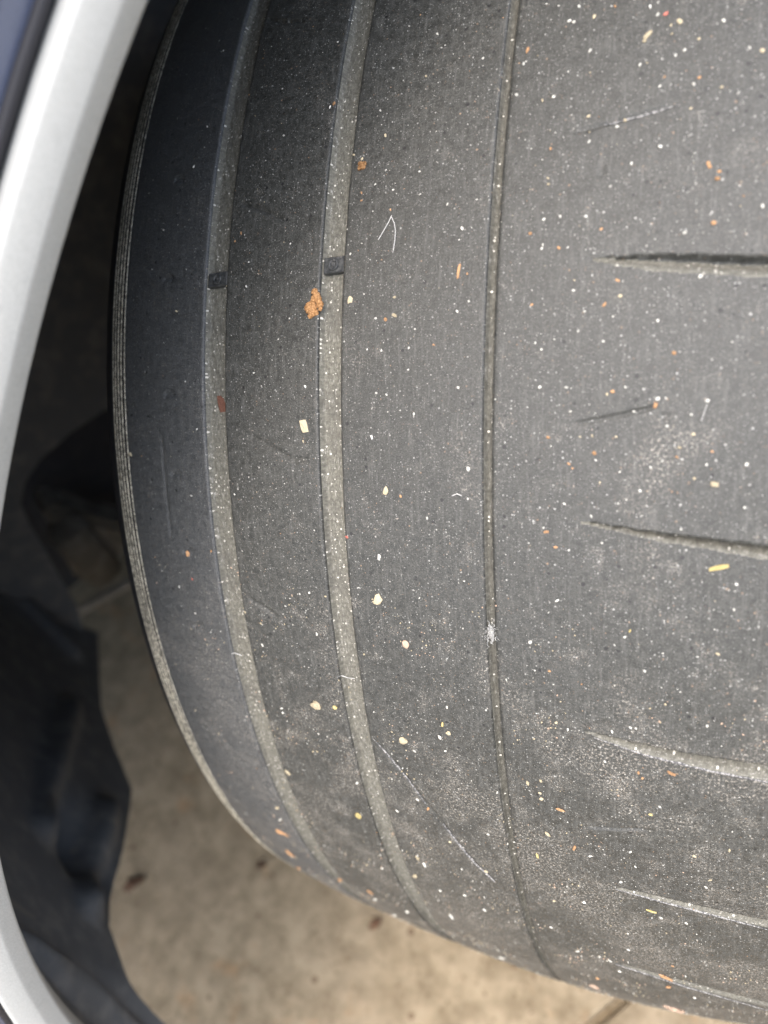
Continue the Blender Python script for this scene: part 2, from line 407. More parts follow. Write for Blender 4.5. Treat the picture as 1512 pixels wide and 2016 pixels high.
# --- wear bars in the two wide grooves
def block(name, x0,x1,t0,t1,h0,h1,mat,bev=.0003):
    bm = bmesh.new(); vs_=[]
    for h,ins in ((h0,0),(h1-bev,0),(h1,bev)):
        for (x,t) in ((x0+ins,t0+ins/R0),(x1-ins,t0+ins/R0),(x1-ins,t1-ins/R0),(x0+ins,t1-ins/R0)):
            vs_.append(bm.verts.new(surf(np.array(x),np.array(t),np.array(h))))
    for k in (0,4):
        for i in range(4): bm.faces.new((vs_[k+i],vs_[k+(i+1)%4],vs_[k+4+(i+1)%4],vs_[k+4+i]))
    bm.faces.new(vs_[8:12]); bmesh.ops.recalc_face_normals(bm,faces=bm.faces)
    me = bpy.data.meshes.new(name); bm.to_mesh(me); bm.free(); return child(mobj(name,me,mat,smooth=False),tyre)
def ring(name, x, t, h, rad, tube, mat, parent, seg=20):
    V=[];Fc=[]
    for i in range(seg):
        a=2*math.pi*i/seg
        for j in range(6):
            b=2*math.pi*j/6; rr=rad+tube*math.cos(b)
            V.append(surf(np.array(x+rr*math.cos(a)),np.array(t+rr*math.sin(a)/R0),np.array(h+tube*math.sin(b))))
    for i in range(seg):
        for j in range(6): Fc.append((i*6+j,((i+1)%seg)*6+j,((i+1)%seg)*6+(j+1)%6,i*6+(j+1)%6))
    o = obj(name,V,Fc,mat); return child(o,parent)
for key,(pt,pb) in (('g1',((429,534),(429,562))),('g2',((656,503),(656,535)))):
    a,b = XG[key]; t1 = hit(*pt)[1]; t0 = hit(*pb)[1]
    wb = block('wear_bar', a+.0006, b-.0005, t0, t1, -DG[key]-.0003, -DG[key]+.0021, M_BAR)
    rg_ = ring('moulded_ring', (a+b)/2, (t0+t1)/2, -DG[key]+.0021, .0014, .00042, M_BAR, wb)
    dt = ring('moulded_dot', (a+b)/2, (t0+t1)/2, -DG[key]+.0021, .0004, .0003, M_BAR, wb, 10)
# --- shoulder lines, sidewalls and rim: profile in (x, radius) swept round the axle
def sweep(name, pts, mat, ts, jitter=0):
    P = np.array(pts); xs_ = P[:,0]; rs = P[:,1]
    X,T = np.meshgrid(xs_,ts); H = np.tile(rs,(len(ts),1)) - (R0-prof(X))
    if jitter: H = H + jitter*(np.sin(T*1700+X*9000)*np.sin(T*611+X*4000))
    me_uv = np.concatenate([[0],np.cumsum(np.hypot(np.diff(xs_),np.diff(rs)))])
    return grid_object(name, xs_, ts, H, mat, tyre)
rsh = R0-float(prof(XSH)); slope0 = math.atan(float(prof(XSH-.001)-prof(XSH))/.001)
rho = .045; pts_s = []; x,r = XSH, rsh; ang = slope0
ds = .00012; arc = 0
while ang < RAD(60):
    pts_s.append((x,r,arc)); x -= ds*math.cos(ang); r -= ds*math.sin(ang); ang += ds/rho; arc += ds
lines_c = [.0007] + [.0028+.0021*i for i in range(4)]
def ribh(a):
    h = 0
    for i,c in enumerate(lines_c):
        h = max(h, .00016*math.exp(-((a-c)/(.00022 if i==0 else .00050))**2))
    return h
band_end = .0108
full = [(x,r,a) for (x,r,a) in pts_s if a<=band_end]
def nrm(i):
    x0,r0,_ = full[max(i-1,0)]; x1,r1,_ = full[min(i+1,len(full)-1)]
    d = np.array([x1-x0,r1-r0]); d/=np.linalg.norm(d); return np.array([d[1]*1.0,-d[0]])*1.0
off = []
for i,(x,r,a) in enumerate(full):
    n = nrm(i); n = n if n[1]>0 else -n; h = ribh(a); off.append((x+n[0]*h, r+n[1]*h, a, h))
tsr = rows(.2)
# split: each moulded line is a part, with plain shoulder skin between
def seg(a0_, a1_): return [(o_[0],o_[1]) for o_ in off if a0_-1e-9<=o_[2]<=a1_+1e-9]
arcs=[o_[2] for o_ in off]
def snap(v): return min(arcs,key=lambda q:abs(q-v))
cur=0.0
for i_,c in enumerate(lines_c):
    hw=.00034 if i_==0 else .00056
    l0,l1=snap(c-hw),snap(c+hw)
    if l0>cur: sweep('shoulder_skin', seg(cur,l0), M_SHO if i_==0 else M_SID, tsr)
    sweep('moulded_line', seg(l0,l1), M_MLD, tsr, .00006); cur=l1
sweep('shoulder_skin', seg(cur,arcs[-1]), M_SHO, tsr)
xe,re = off[-1][0], off[-1][1]
side = [(xe,re)]; a0 = slope0+band_end/rho; x,r,ang = xe,re,a0
while r > .292: 
    x -= .0008*math.cos(ang); r -= .0008*math.sin(ang); ang = min(ang+.0008/.030, RAD(84)); side.append((x,r))
xm = x
side += [(xm-.003,.280),(xm-.004,.265),(xm-.004,.25),(xm+.004,.236),(xm+.012,.230)]
sweep('sidewall', side, M_SID, rows(1.0))
# outer shoulder and outer sidewall (beyond the right of the picture)
ro = R0-float(prof(XR)); sl = math.atan(float(prof(XR+.001)-prof(XR))/.001); x,r,ang = XR,ro,sl; side2=[(x,r)]
while r>.296:
    x += .001*math.cos(ang); r -= .001*math.sin(ang); ang=min(ang+.001/.02,RAD(84)); side2.append((x,r))
side2 += [(x+.004,.285),(x+.006,.27),(x+.003,.25),(x-.006,.234),(x-.014,.230)]
sweep('sidewall', side2[::-1], M_SID, rows(1.0))
M_RIM = NT('grey_alloy').fin((.35,.35,.36), .4); M_RIM.node_tree.nodes['Principled BSDF'].inputs['Metallic'].default_value=.8
rimp = [(xm+.012,.231),(xm+.016,.224),(xm+.03,.215),(-.02,.205),(.06,.205),(x-.03,.215),(x-.016,.224),(x-.014,.231)]
sweep('rim', rimp[::-1], M_RIM, rows(2.0))
sweep('rim_disc', [(.075,.207),(.08,.18),(.085,.10),(.07,.05),(.07,.001)][::-1], M_RIM, rows(2.0))

# ------------------------------------------------------------------ car: fender, arch lip, liner, underbody
KA = 1.4   # arch distance factor, raised so less overhang lets more light onto the tread
_co,_cf,_cu = float(CP@OUT),float(CP@FW),float(CP[2]-AX)
S_, RA, CFW, CUP = _co+KA*(0.15178-_co), KA*0.40013, _cf+KA*(0.00141-_cf), _cu+KA*(0.01755-_cu)
KL = 1.1; LCF, LCU, RL = _cf+KL*(0.00141-_cf), _cu+KL*(0.01755-_cu), KL*0.40013+.030   # liner shell
car = empty('car', carpt(0,0,-AX)); tag(car, 'car with slate blue panels, silver wheel arch lip and black plastic liner round the tyre', 'car')
def arch_sweep(name, profile, a0, a1, n, mat, wob=0):
    V=[];Fc=[]; m=len(profile)
    for i in range(n+1):
        a = a0+(a1-a0)*i/n
        for (o,r) in profile: V.append(carpt(S_+o, CFW+r*math.cos(a), CUP+r*math.sin(a)))
    for i in range(n):
        for j in range(m-1): Fc.append((i*m+j,i*m+j+1,(i+1)*m+j+1,(i+1)*m+j))
    return child(obj(name,V,Fc,mat),car)
A0,A1 = RAD(0),RAD(180)
lipp = [(-.026,RA+.008),(-.014,RA+.0016),(-.007,RA+.0003),(-.0018,RA),(-.0006,RA+.0002),(.0000,RA+.0007),(.0030,RA+.0048),(.0034,RA+.0053),(.0037,RA+.0060),(.0046,RA+.0122),(.0046,RA+.0130),(.0042,RA+.0136),(.0034,RA+.0139),(-.005,RA+.0141)]
arch_sweep('arch_lip', lipp, A0, A1, 180, M_LIP)
arch_sweep('arch_gap', [(-.005,RA+.0138),(-.0032,RA+.0148),(-.0015,RA+.0162),(-.0025,RA+.0178),(-.005,RA+.0188)], A0, A1, 120, M_GAP)  # gap between lip and fender, its darkness put in as a near-black strip
# fender skin: from the gap strip out to the panel edges, slightly crowned
V=[];Fc=[]; n=120; m=14
for i in range(n+1):
    a=A0+(A1-A0)*i/n; ca,sa=math.cos(a),math.sin(a)
    far = min((.85)/abs(ca) if abs(ca)>1e-6 else 9, (.50-CUP)/sa if sa>1e-6 else 9); far = max(far, RA+.03)
    if sa<0: far=.85/abs(ca)
    for j in range(m):
        s=(j/(m-1))**1.6; r=RA+.0178+(far-RA-.0178)*s
        o = -.003+.006*math.sin(min(1,s*9)*math.pi/2) + .018*math.sin(min(1,s*1.3)*math.pi/2)
        V.append(carpt(S_+o, CFW+r*ca, CUP+r*sa))
for i in range(n):
    for j in range(m-1): Fc.append((i*m+j,i*m+j+1,(i+1)*m+j+1,(i+1)*m+j))
child(obj('fender',V,Fc,M_FEN),car)
V=[];Fc=[]; bp=[(.021,.497),(.016,.52),(0,.55),(-.05,.58),(-.12,.60),(-.25,.62),(-.5,.64),(-.9,.65)]
for i in range(13):
    f=-.85+1.70*i/12
    for (o,u_) in bp: V.append(carpt(S_+o,f,u_-.06*max(0,i-8)/4))
for i in range(12):
    for j in range(len(bp)-1): Fc.append((i*len(bp)+j,i*len(bp)+j+1,(i+1)*len(bp)+j+1,(i+1)*len(bp)+j))
child(obj('bonnet',V,Fc,M_FEN),car)
# liner: curved shell behind the lip with a ragged lower front edge and pressed folds
def px_cyl(px,py,rad=None):
    rad = rad or RL
    d=ray(px,py); c=np.array([CP@OUT,CP@FW,CP[2]-AX]); dd=np.array([d@OUT,d@FW,d[2]]); oy,oz=c[1]-LCF,c[2]-LCU
    a=dd[1]**2+dd[2]**2; b=2*(oy*dd[1]+oz*dd[2]); k=oy*oy+oz*oz-rad*rad; t=(-b+math.sqrt(b*b-4*a*k))/2/a; P=c+t*dd
    return P[0], math.atan2(P[2]-LCU,P[1]-LCF)
edge = sorted([px_cyl(*p) for p in ((290,2016),(250,1960),(208,1830),(225,1750),(250,1600),(255,1560),(222,1480),(195,1400),(190,1250))])
eo = np.array([-.7]+[e[0] for e in edge]+[edge[-1][0]+.04,edge[-1][0]+.10]); ea = np.array([edge[0][1]]+[e[1] for e in edge]+[edge[-1][1]-RAD(4),edge[-1][1]-RAD(9)])
folds = [[px_cyl(*p) for p in l] for l in ([(205,1600),(190,1680),(168,1790)], [(135,1400),(100,1520),(80,1640)], [(0,1150),(60,1210),(140,1290)], [(30,1880),(110,1930),(200,2010)])]
hole = [px_cyl(*p) for p in ((185,1580),(150,1640),(120,1700),(150,1740))]
V=[];Fc=[]; no=90; na=150
O0,O1 = edge[0][0]-.002, S_-.012
OW = O0+.002
for i in range(no+1):
    o = O0+(O1-O0)*i/no; amin = float(np.interp(o,eo,ea))
    for j in range(na+1):
        s=(j/na)**1.8; a = amin+(RAD(184)-amin)*s
        rr=RL
        for k,l in enumerate(folds):
            dmin=9
            for q in range(len(l)-1):
                p0=np.array([l[q][0],l[q][1]*RL]); p1=np.array([l[q+1][0],l[q+1][1]*RL]); ab=p1-p0; P=np.array([o,a*RL])
                tt=min(1,max(0,((P-p0)@ab)/(ab@ab))); dmin=min(dmin,float(np.linalg.norm(P-p0-tt*ab)))
            rr -= .010*math.exp(-(dmin/.008)**2)
        hc=np.mean(np.array(hole),axis=0); rr += .020*math.exp(-(((o-hc[0])/.035)**2+(((a-hc[1])*RL)/.022)**2))
        wv=min(1,max(0,(o-(S_-.055))/.043)); wv=wv*wv*(3-2*wv); rl=RA+.007
        V.append(carpt(o, (LCF+rr*math.cos(a))*(1-wv)+(CFW+rl*math.cos(a))*wv, (LCU+rr*math.sin(a))*(1-wv)+(CUP+rl*math.sin(a))*wv))
for i in range(no):
    for j in range(na): b=i*(na+1)+j; Fc.append((b,b+1,b+na+2,b+na+1))
lin = child(obj('arch_liner',V,Fc,M_LIN),car); sm=lin.modifiers.new('thick','SOLIDIFY'); sm.thickness=.003; sm.offset=1
# bumper side below the arch front, outside the liner edge
# inner wall of the wheel well with the opening for the suspension arms
bnd = [on_out(px,py,OW) for (px,py) in ((330,770),(260,785),(200,808),(140,848),(80,900),(46,950),(40,990),(58,1032),(92,1088),(120,1140),(150,1190))]
bq = [(p@FW, p[2]-AX) for p in bnd]
outer = [(LCF+(RL+.002)*math.cos(a), LCU+(RL+.002)*math.sin(a)) for a in np.linspace(edge[0][1]+.03,RAD(190),50)]
poly = bq[::-1] ; top_start = (bq[0][0]-.5, bq[0][1])
loop = [(bq[-1][0], bq[-1][1])] + outer + [(-.42,bq[0][1])] + bq
bm = bmesh.new(); vv=[bm.verts.new(carpt(OW,f,u_)) for f,u_ in loop[1:]]; _f=bm.faces.new(vv); _f.normal_update(); bmesh.ops.triangulate(bm,faces=bm.faces[:])
me=bpy.data.meshes.new('inner_panel'); bm.to_mesh(me); bm.free()
ip=child(mobj('inner_panel',me,M_LIN,smooth=False),car); sm=ip.modifiers.new('thick','SOLIDIFY'); sm.thickness=.006; sm.offset=0
# near-black box behind the opening, puts in the dark of the cavity
def boxobj(name, c, sx, sy, sz, mat, parent, bev=.01):
    bm=bmesh.new(); bmesh.ops.create_cube(bm,size=1)
    for v in bm.verts: v.co=Vector((v.co.x*sx,v.co.y*sy,v.co.z*sz))
    bmesh.ops.bevel(bm,geom=bm.edges[:],offset=bev,segments=2,affect='EDGES')
    for v in bm.verts: v.co=Vector(carpt(c[0]+v.co.x,c[1]+v.co.y,c[2]+v.co.z))
    me=bpy.data.meshes.new(name); bm.to_mesh(me); bm.free(); return child(mobj(name,me,mat,smooth=False),parent)
boxobj('subframe_backdrop',(OW-.24,.10,.085),.20,1.3,.65,M_DARK,car)
boxobj('bumper_shade_tray',(-.86,.70,-.115),1.28,.42,.03,M_DARK,car,.01)  # unseen tray added to keep light off the ground under the bumper
boxobj('bumper_face',(-.70,.78,.16),1.42,.04,.54,M_FEN,car,.015)
boxobj('undertray',(-1.02,0,-.15),.76,1.5,.03,M_DARK,car,.005)
boxobj('far_side_sill',(-1.42,0,.0),.06,1.5,.34,M_DARK,car,.01)
boxobj('floor_pan',(-.74,-.78,-.06),1.5,.36,.16,M_DARK,car,.01)
def arm_poly(name, pxs, o, thick, mat):
    P=[on_out(px,py,o) for px,py in pxs]; bm=bmesh.new(); vv=[bm.verts.new(p) for p in P]; f=bm.faces.new(vv)
    r=bmesh.ops.extrude_face_region(bm,geom=[f]); 
    for e in r['geom']:
        if isinstance(e,bmesh.types.BMVert): e.co+=Vector(-OUT*thick)
    bmesh.ops.recalc_face_normals(bm,faces=bm.faces)
    bmesh.ops.bevel(bm,geom=bm.edges[:],offset=.006,segments=3,affect='EDGES',clamp_overlap=True)
    me=bpy.data.meshes.new(name); bm.to_mesh(me); bm.free(); return child(mobj(name,me,mat,smooth=False),car)
arm_poly('suspension_arm', ((82,1003),(128,1000),(200,1028),(330,1050),(330,1110),(225,1095),(185,1140),(150,1150),(150,1105),(112,1062)), OW-.05, .05, M_ARM)
def rod(name, pa, pb, rad, mat, parent, seg=12):
    a=Vector(pa); b=Vector(pb); d=(b-a).normalized(); q=d.to_track_quat('Z','Y'); V=[];Fc=[]
    prof_=((0,.6),(.02,1),(.98,1),(1,.6))
    for s,k in prof_:
        for i in range(seg):
            an=2*math.pi*i/seg; V.append(a+(b-a)*s+q@Vector((math.cos(an)*rad*k,math.sin(an)*rad*k,0)))
    for j in range(3):
        for i in range(seg): Fc.append((j*seg+i,j*seg+(i+1)%seg,(j+1)*seg+(i+1)%seg,(j+1)*seg+i))
    Fc.append(tuple(range(seg))[::-1]); Fc.append(tuple(range(3*seg,4*seg)))
    return child(obj(name,V,Fc,mat),parent)
rod('track_rod', on_out(128,1218,OW-.03), on_out(330,1105,OW-.03), .0055, M_ROD, car)
rod('link_sleeve', on_out(128,1040,OW-.035), on_out(205,1125,OW-.05), .020, M_ARM, car, 18)
bc=on_out(64,1146,OW-.012); rod('bushing', bc-OUT*.03+UP*.004, bc+OUT*.012, .013, M_ARM, car, 16)

# ------------------------------------------------------------------ grit and debris on the tread
def lump(name, seed, sub, rough, flat):
    r_=random.Random(seed); bm=bmesh.new(); bmesh.ops.create_icosphere(bm,subdivisions=sub,radius=.5)
    off_=Vector((r_.uniform(0,50),r_.uniform(0,50),r_.uniform(0,50)))
    for v in bm.verts:
        k=1+rough*mnoise.noise(v.co*2.3+off_)+rough*.5*mnoise.noise(v.co*6+off_); v.co=Vector((v.co.x*k,v.co.y*k,v.co.z*k*flat))
    me=bpy.data.meshes.new(name); bm.to_mesh(me); bm.free(); return me
LUMPS=[lump('grain_mesh',i,2 if i<3 else 1,.38,.75) for i in range(8)]
CHIPS=[]
for i in range(6):
    me=lump('chip_mesh',200+i,2,.75,.9)
    for v in me.vertices:
        k_=1-.55*(v.co.x+.5)*(i%3)/2; v.co.y*=k_*1.1; v.co.y+=.12*math.sin(v.co.x*5+i); v.co.x*=1.15
        v.co.x=max(-.5,min(.5,v.co.x*1.15)); v.co.y=max(-.5,min(.5,v.co.y*1.25))
    CHIPS.append(me)
mesh_cache={}
def with_mat(me,mat):
    k=(me.name,mat.name)
    if k not in mesh_cache:
        c=me.copy(); c.materials.clear(); c.materials.append(mat); mesh_cache[k]=c
    return mesh_cache[k]
def groove_depth(x):
    for k in XG:
        if XG[k][0]+.0004<x<XG[k][1]-.0003: return DG[k]
    return 0
def frame_at(px,py,ang=0):
    """rotation whose local X lies along the picture direction ang (deg, clockwise down) on the tread surface"""
    x,t,P,n,d = hit(px,py); g_=groove_depth(x)
    if g_: x,t,P,n,d = hit(px,py,g_)
    N=Vector(n).normalized(); P=Vector(P)
    a=RAD(ang); D=CR*math.cos(a)-CU*math.sin(a); D=Vector(D); D=(D-N*D.dot(N)).normalized(); Y=N.cross(D)
    return P,N,D,Y,d
def place(name, me, mat, px,py,L,W,Ht,ang,label,cat,group=None,sink=.25):
    while not on_tyre(px,py): py-=4          # keep grains that sit right on the rim of the tyre on its surface
    P,N,D,Y,d = frame_at(px,py,ang)
    z=d*float(np.dot(ray(px,py),CF)); mpp=z/FPX
    o=bpy.data.objects.new(name, with_mat(me,mat)); COL.objects.link(o)
    l,w=L*mpp,W*mpp; h=Ht*mpp
    # foreshortening: the picture's vertical shrinks towards the turned-away rim of the tyre
    fac=max(.35,abs(float(np.dot(ray(px,py),np.array(N)))))
    l=l/((math.cos(RAD(ang))**2)+(math.sin(RAD(ang))**2)*fac); 
    Mx=Matrix((D,Y,N)).transposed().to_4x4(); Mx.translation=P+N*(h*(.5-sink)*.75)
    o.matrix_world=Mx@Matrix.Diagonal((l,w,h,1)); 
    return tag(o,label,cat,group)
GRAINS={
'w':"382,328,6 322,453,4 408,249,4 440,100,4 485,564,6 490,516,4 535,92,4 665,83,4 806,52,5 861,67,6 951,115,6 556,175,4 650,211,7 749,218,6 559,267,6 760,335,5 826,338,6 739,363,5 774,374,6 939,393,5 881,402,7 910,450,9 572,480,5 690,500,5 740,627,7 900,613,7 923,593,5 817,648,5 1076,8,6 1100,12,6 1140,13,8 1121,42,9 1130,44,8 1280,13,7 1295,29,8 1425,41,9 1031,126,8 1162,100,8 1260,128,9 1348,99,7 1330,109,7 1476,94,7 1299,170,8 1366,166,8 1454,183,8 1017,187,9 1090,191,9 1215,250,8 1300,289,9 1160,279,8 1243,322,7 1202,367,6 1348,458,10 1071,432,8 1154,426,8 1103,426,6 1501,406,9 1069,482,6 1067,489,6 1118,487,6 1379,544,11 1129,572,7 1207,623,6 1295,631,6 1138,652,7 1151,613,5 365,751,4 388,845,5 377,976,6 353,1155,5 462,973,5 500,734,5 601,761,7 751,690,5 723,688,5 805,685,6 741,774,7 761,777,6 804,728,6 815,815,6 902,763,6 922,923,9 921,982,6 841,1020,7 619,1044,5 826,1177,5 609,1167,6 624,1248,6 517,1270,6 562,1193,5 914,1144,5 997,1338,6 1188,672,7 1054,675,6 1066,688,6 1063,762,7 1115,763,9 1231,762,6 1295,785,11 1311,784,7 1393,789,10 1248,810,7 1361,816,7 1123,810,6 1313,839,7 1173,906,6 1220,929,7 1281,920,6 1304,907,6 1470,914,9 1391,915,7 1260,966,7 1111,992,7 1164,1016,7 1466,999,7 1217,991,6 1233,984,5 1215,1006,5 1341,1042,6 1070,1039,5 1120,1083,6 1185,1069,5 1450,1150,8 1097,1182,10 1080,1206,5 1230,1254,7 1210,1270,6 1044,1264,8 1269,1321,7 1445,1200,6 1305,1286,6 1373,1293,6 1053,1320,5 555,1394,7 557,1403,6 866,1451,8 877,1478,7 816,1478,7 703,1541,8 552,1613,8 822,1574,7 880,1392,6 957,1398,6 782,1596,6 961,1642,7 979,1560,6 836,1702,9 739,1770,8 802,1794,9 777,1805,8 867,1753,7 915,1762,7 954,1791,7 889,1804,9 991,1886,7 986,1905,8 753,1709,7 1241,1432,8 1252,1434,6 1205,1440,7 1392,1429,7 1118,1436,6 1191,1499,7 1299,1588,7 1241,1677,7 1162,1685,7 1222,1736,8 1390,1746,7 1150,1776,8 1301,1806,8 1351,1817,7 1085,1825,7 1137,1872,8 1237,1869,7 1180,1883,7 1201,1891,6 1220,1912,6 1368,1964,6 1251,1706,6",
'c':"348,613,8 839,150,6 759,267,7 697,305,7 713,313,6 777,585,8 1170,33,8 1338,43,13 1321,50,7 1269,81,10 1323,67,7 1376,77,8 1501,100,9 1421,172,8 1068,198,6 1360,214,7 1159,229,8 1231,237,9 1079,351,7 1080,363,8 1221,583,9 1131,552,5 257,894,8 483,1205,7 597,869,6 641,1174,7 514,1227,7 717,1288,6 1195,776,6 1365,855,8 1166,858,7 1142,860,6 1213,860,6 1338,881,10 1181,950,6 1367,942,8 1413,1287,9 883,1443,11 546,1590,9 886,1657,8 957,1715,9 822,1689,9 1039,1541,9 1065,1537,9 1063,1561,7 1066,1572,10 1078,1641,11 1095,1422,8 1367,1685,9 1436,1674,8 1398,1732,8 1091,1773,7 567,1520,11",
'o':"463,475,5 475,459,6 658,204,9 712,380,6 712,395,7 769,413,5 920,539,6 759,629,8 1211,13,7 1039,99,11 1308,152,7 1377,153,9 1084,293,7 1416,338,9 1413,352,14 1405,439,10 1044,460,8 1184,451,7 1100,488,9 1047,600,8 416,1085,6 854,679,7 789,977,8 1327,695,9 1206,771,9 1079,861,9 1170,892,11 1333,900,9 1402,889,8 1120,913,8 1127,922,7 1094,1077,9 1082,1321,7 571,1679,11 589,1708,9 729,1756,9 843,1592,8 1257,1521,7 1265,1532,7 1324,1901,7 1316,1942,9 1176,1925,8",
'y':"660,1392,13 1240,1242,9 1281,1603,10 1058,1684,9",
'q':"379,1140,6 683,1057,8 1311,28,12"}
GL={'w':('white_sand_grain','white sand grain','sand grain','white sand grains on the tread'),
    'c':('cream_grit_grain','cream grit grain','grit','cream grit grains on the tread'),
    'o':('orange_soil_crumb','orange soil crumb','soil crumb','orange soil crumbs on the tread'),
    'y':('yellow_grit_grain','yellow grit grain','grit','yellow grit grains on the tread'),
    'q':('red_grit_grain','red grit grain','grit','red grit grains on the tread')}
def spot(px,py):
    x,t=hit(px,py)[:2]
    if x<XG['g1'][0]: return 'on the dark shoulder rib'
    if x<XG['g1'][1]: return 'in the first wide groove'
    if x<XG['g2'][0]: return 'on the rib between the two wide grooves'
    if x<XG['g2'][1]: return 'in the second wide groove'
    if x<XG['g3'][0]:
        return 'on the rib '+('above the wear bars, ' if py<500 else 'below the wear bars, ' if py<1300 else 'by the long scuff, ')+'left of the narrow groove'
    if x<XG['g3'][1]: return 'in the narrow groove'
    if py<500: w='above the first lateral groove'
    elif py<1050: w='between first and second lateral grooves'
    elif py<1470: w='between second and third lateral grooves'
    elif py<1770: w='between third and fourth lateral grooves'
    else: w='below the fourth lateral groove'
    return ('beside the narrow groove, ' if px<1160 else 'on the wide outer tread, ')+w
k=0
for code,txt in GRAINS.items():
    nm,lb,ct,gr=GL[code]
    for item in txt.split():
        px,py,s=map(int,item.split(',')); k+=1; rr=random.Random(k*13)
        s=s*.84; asp=rr.uniform(.6,1.0)
        place(nm, LUMPS[k%8], GM[code], px,py,s*1.1,s*asp,s*.75,rr.uniform(0,180),('big ' if s>8.3 else 'small ' if s>5.4 else 'tiny ')+lb+' '+spot(px,py),ct,gr)
SPECIAL=[ # name, mesh, colour, px,py, length, width, height, angle, label, category
('wood_splinter','chip','o',903,534,26,5,4,-78,'thin orange wood splinter beside the narrow groove','splinter'),
('straw_fragment','chip','y',1415,1117,37,9,8,-17,'pale yellow straw fragment below a lateral groove','straw'),
('square_chip','chip','c',690,591,10,15,6,8,'pale square chip beside the groove with a wear bar','chip'),
('paper_chip','chip','c',599,839,15,25,5,-12,'cream rectangular chip left of the second groove','chip'),
('oval_pebble','lump','c',760,967,12,17,9,0,'cream teardrop pebble on the third rib','pebble'),
('tan_flake','lump','c',744,1180,17,25,9,15,'tan flake with pale ring of dust round it','flake'),
('tan_crumb','lump','p',799,1268,14,17,8,-20,'tan crumb with torn tail on the third rib','crumb'),
('round_pebble','lump','c',623,1388,22,18,14,25,'large cream pebble between the two wide grooves','pebble'),
('ringed_pebble','lump','c',794,1457,18,17,12,0,'round cream pebble right of the second groove','pebble'),
('yellow_shard','lump','y',706,1605,13,18,8,0,'yellow pointed shard left of the curving second groove','shard'),
('leaf_fragment','chip','r',437,795,17,33,5,-6,'red brown leaf fragment lying in the first wide groove','leaf'),
('brown_flake','lump','o',370,1090,9,13,5,0,'small brown flake on the shoulder rib','flake'),
('orange_sliver','chip','o',556,1639,30,8,6,0,'orange sliver near the bottom of the first groove','sliver'),
('cream_flake','chip','c',777,621,11,6,5,30,'small white oblong flake on the third rib','flake'),
('oblong_grit','lump','c',1275,70,19,10,8,-35,'oblong cream grit among grains at the tread top','grit'),
('curled_sliver','chip','o',1396,325,6,15,4,-15,'thin orange sliver above two soil crumbs','sliver'),
('cream_block','chip','c',1407,953,15,10,9,0,'cream block shaped grain on the outer tread','grit'),
('orange_wedge','chip','o',1291,797,7,13,6,10,'orange wedge under a white grain at sipe end','crumb'),
('bent_chip','chip','o',1075,1047,11,5,4,-10,'bent orange chip beside the narrow groove','chip'),
('clay_crumb','lump','o',666,1729,17,13,9,20,'orange clay crumb where the first groove fades out','crumb'),
('torn_chip','chip','o',1103,1594,17,5,4,3,'flat orange chip near clustered cream grit','chip'),
('curl_of_bark','chip','o',1131,1669,5,15,4,8,'orange curl of bark right of the narrow groove','bark'),
('bark_sliver','chip','o',1322,1522,17,6,5,15,'orange bark sliver under the third lateral groove','bark'),
('straw_sliver','chip','y',1282,1793,20,4,4,-3,'thin yellow straw sliver below a faint lateral groove','straw'),
('forked_splinter','chip','o',1311,1924,27,6,5,24,'forked orange splinter on the lowest tread','splinter'),
('clay_flake','lump','p',1170,1941,18,11,7,35,'pale clay flake near the bottom edge of tread','flake'),
('small_splinter','chip','o',1190,600,5,11,4,35,'small brown splinter under the first lateral groove','splinter'),
('tiny_chip','chip','o',1216,552,9,4,3,25,'tiny brown chip touching the first lateral groove underside','chip'),
('white_shred','chip','w',747,1097,7,12,3,10,'torn white shred on the third rib','shred'),
('white_sliver','chip','w',732,860,4,10,3,-20,'thin white sliver on the third rib','sliver'),
('yellow_sliver','chip','y',871,1426,4,10,4,0,'tiny yellow sliver above cream grit','sliver'),
('cream_lump','lump','c',817,1724,9,14,7,15,'cream lump beside the lower second groove','grit')]
for i,(nm,kd,c,px,py,L,W,Ht,an,lb,ct) in enumerate(SPECIAL):
    place(nm,(LUMPS[i%3] if kd=='lump' else CHIPS[i%6]),GM[c],px,py,L,W,Ht,an,lb,ct)
# crumbly clods made of fused crumbs
def clod(name, blobs, px,py,ang,label,mat,seed,hk=.6):
    P,N,D,Y,d=frame_at(px,py,ang); mpp=d*float(np.dot(ray(px,py),CF))/FPX
    bm=bmesh.new(); r_=random.Random(seed)
    for (bx,by,br) in blobs:
        g=bmesh.ops.create_icosphere(bm,subdivisions=3,radius=br*mpp)
        o_=Vector((r_.uniform(0,9),r_.uniform(0,9),r_.uniform(0,9)))
        for v in g['verts']:
            c=v.co/(br*mpp); k_=1+.30*mnoise.noise(c*1.8+o_)+.22*mnoise.noise(c*4.5+o_)+.14*mnoise.noise(c*10+o_)
            v.co=v.co*k_; v.co.z=v.co.z*hk+br*mpp*.22; v.co.x+=bx*mpp; v.co.y-=by*mpp
    me=bpy.data.meshes.new(name); bm.to_mesh(me); bm.free(); o=mobj(name,me,mat)
    Mx=Matrix((D,Y,N)).transposed().to_4x4(); Mx.translation=P; o.matrix_world=Mx
    return tag(o,label,'soil clod')
clod('clay_clod',[(4,-22,7),(8,-14,8),(3,-8,8),(12,-6,8),(15,3,8),(16,11,5),(-2,2,8),(-10,4,8),(-13,8,6),(-6,12,9),(2,10,7),(-2,20,7),(-7,24,5),(6,18,6)],617,598,0,'large crumbly orange clay clod on edge of the second groove',M_CLOD,3)
clod('soil_clod',[(0,0,7),(-5,3,5),(5,-3,5),(4,4,4),(-3,-5,5)],713,327,0,'small crumbly orange clod right of the second groove',M_CLOD,5)
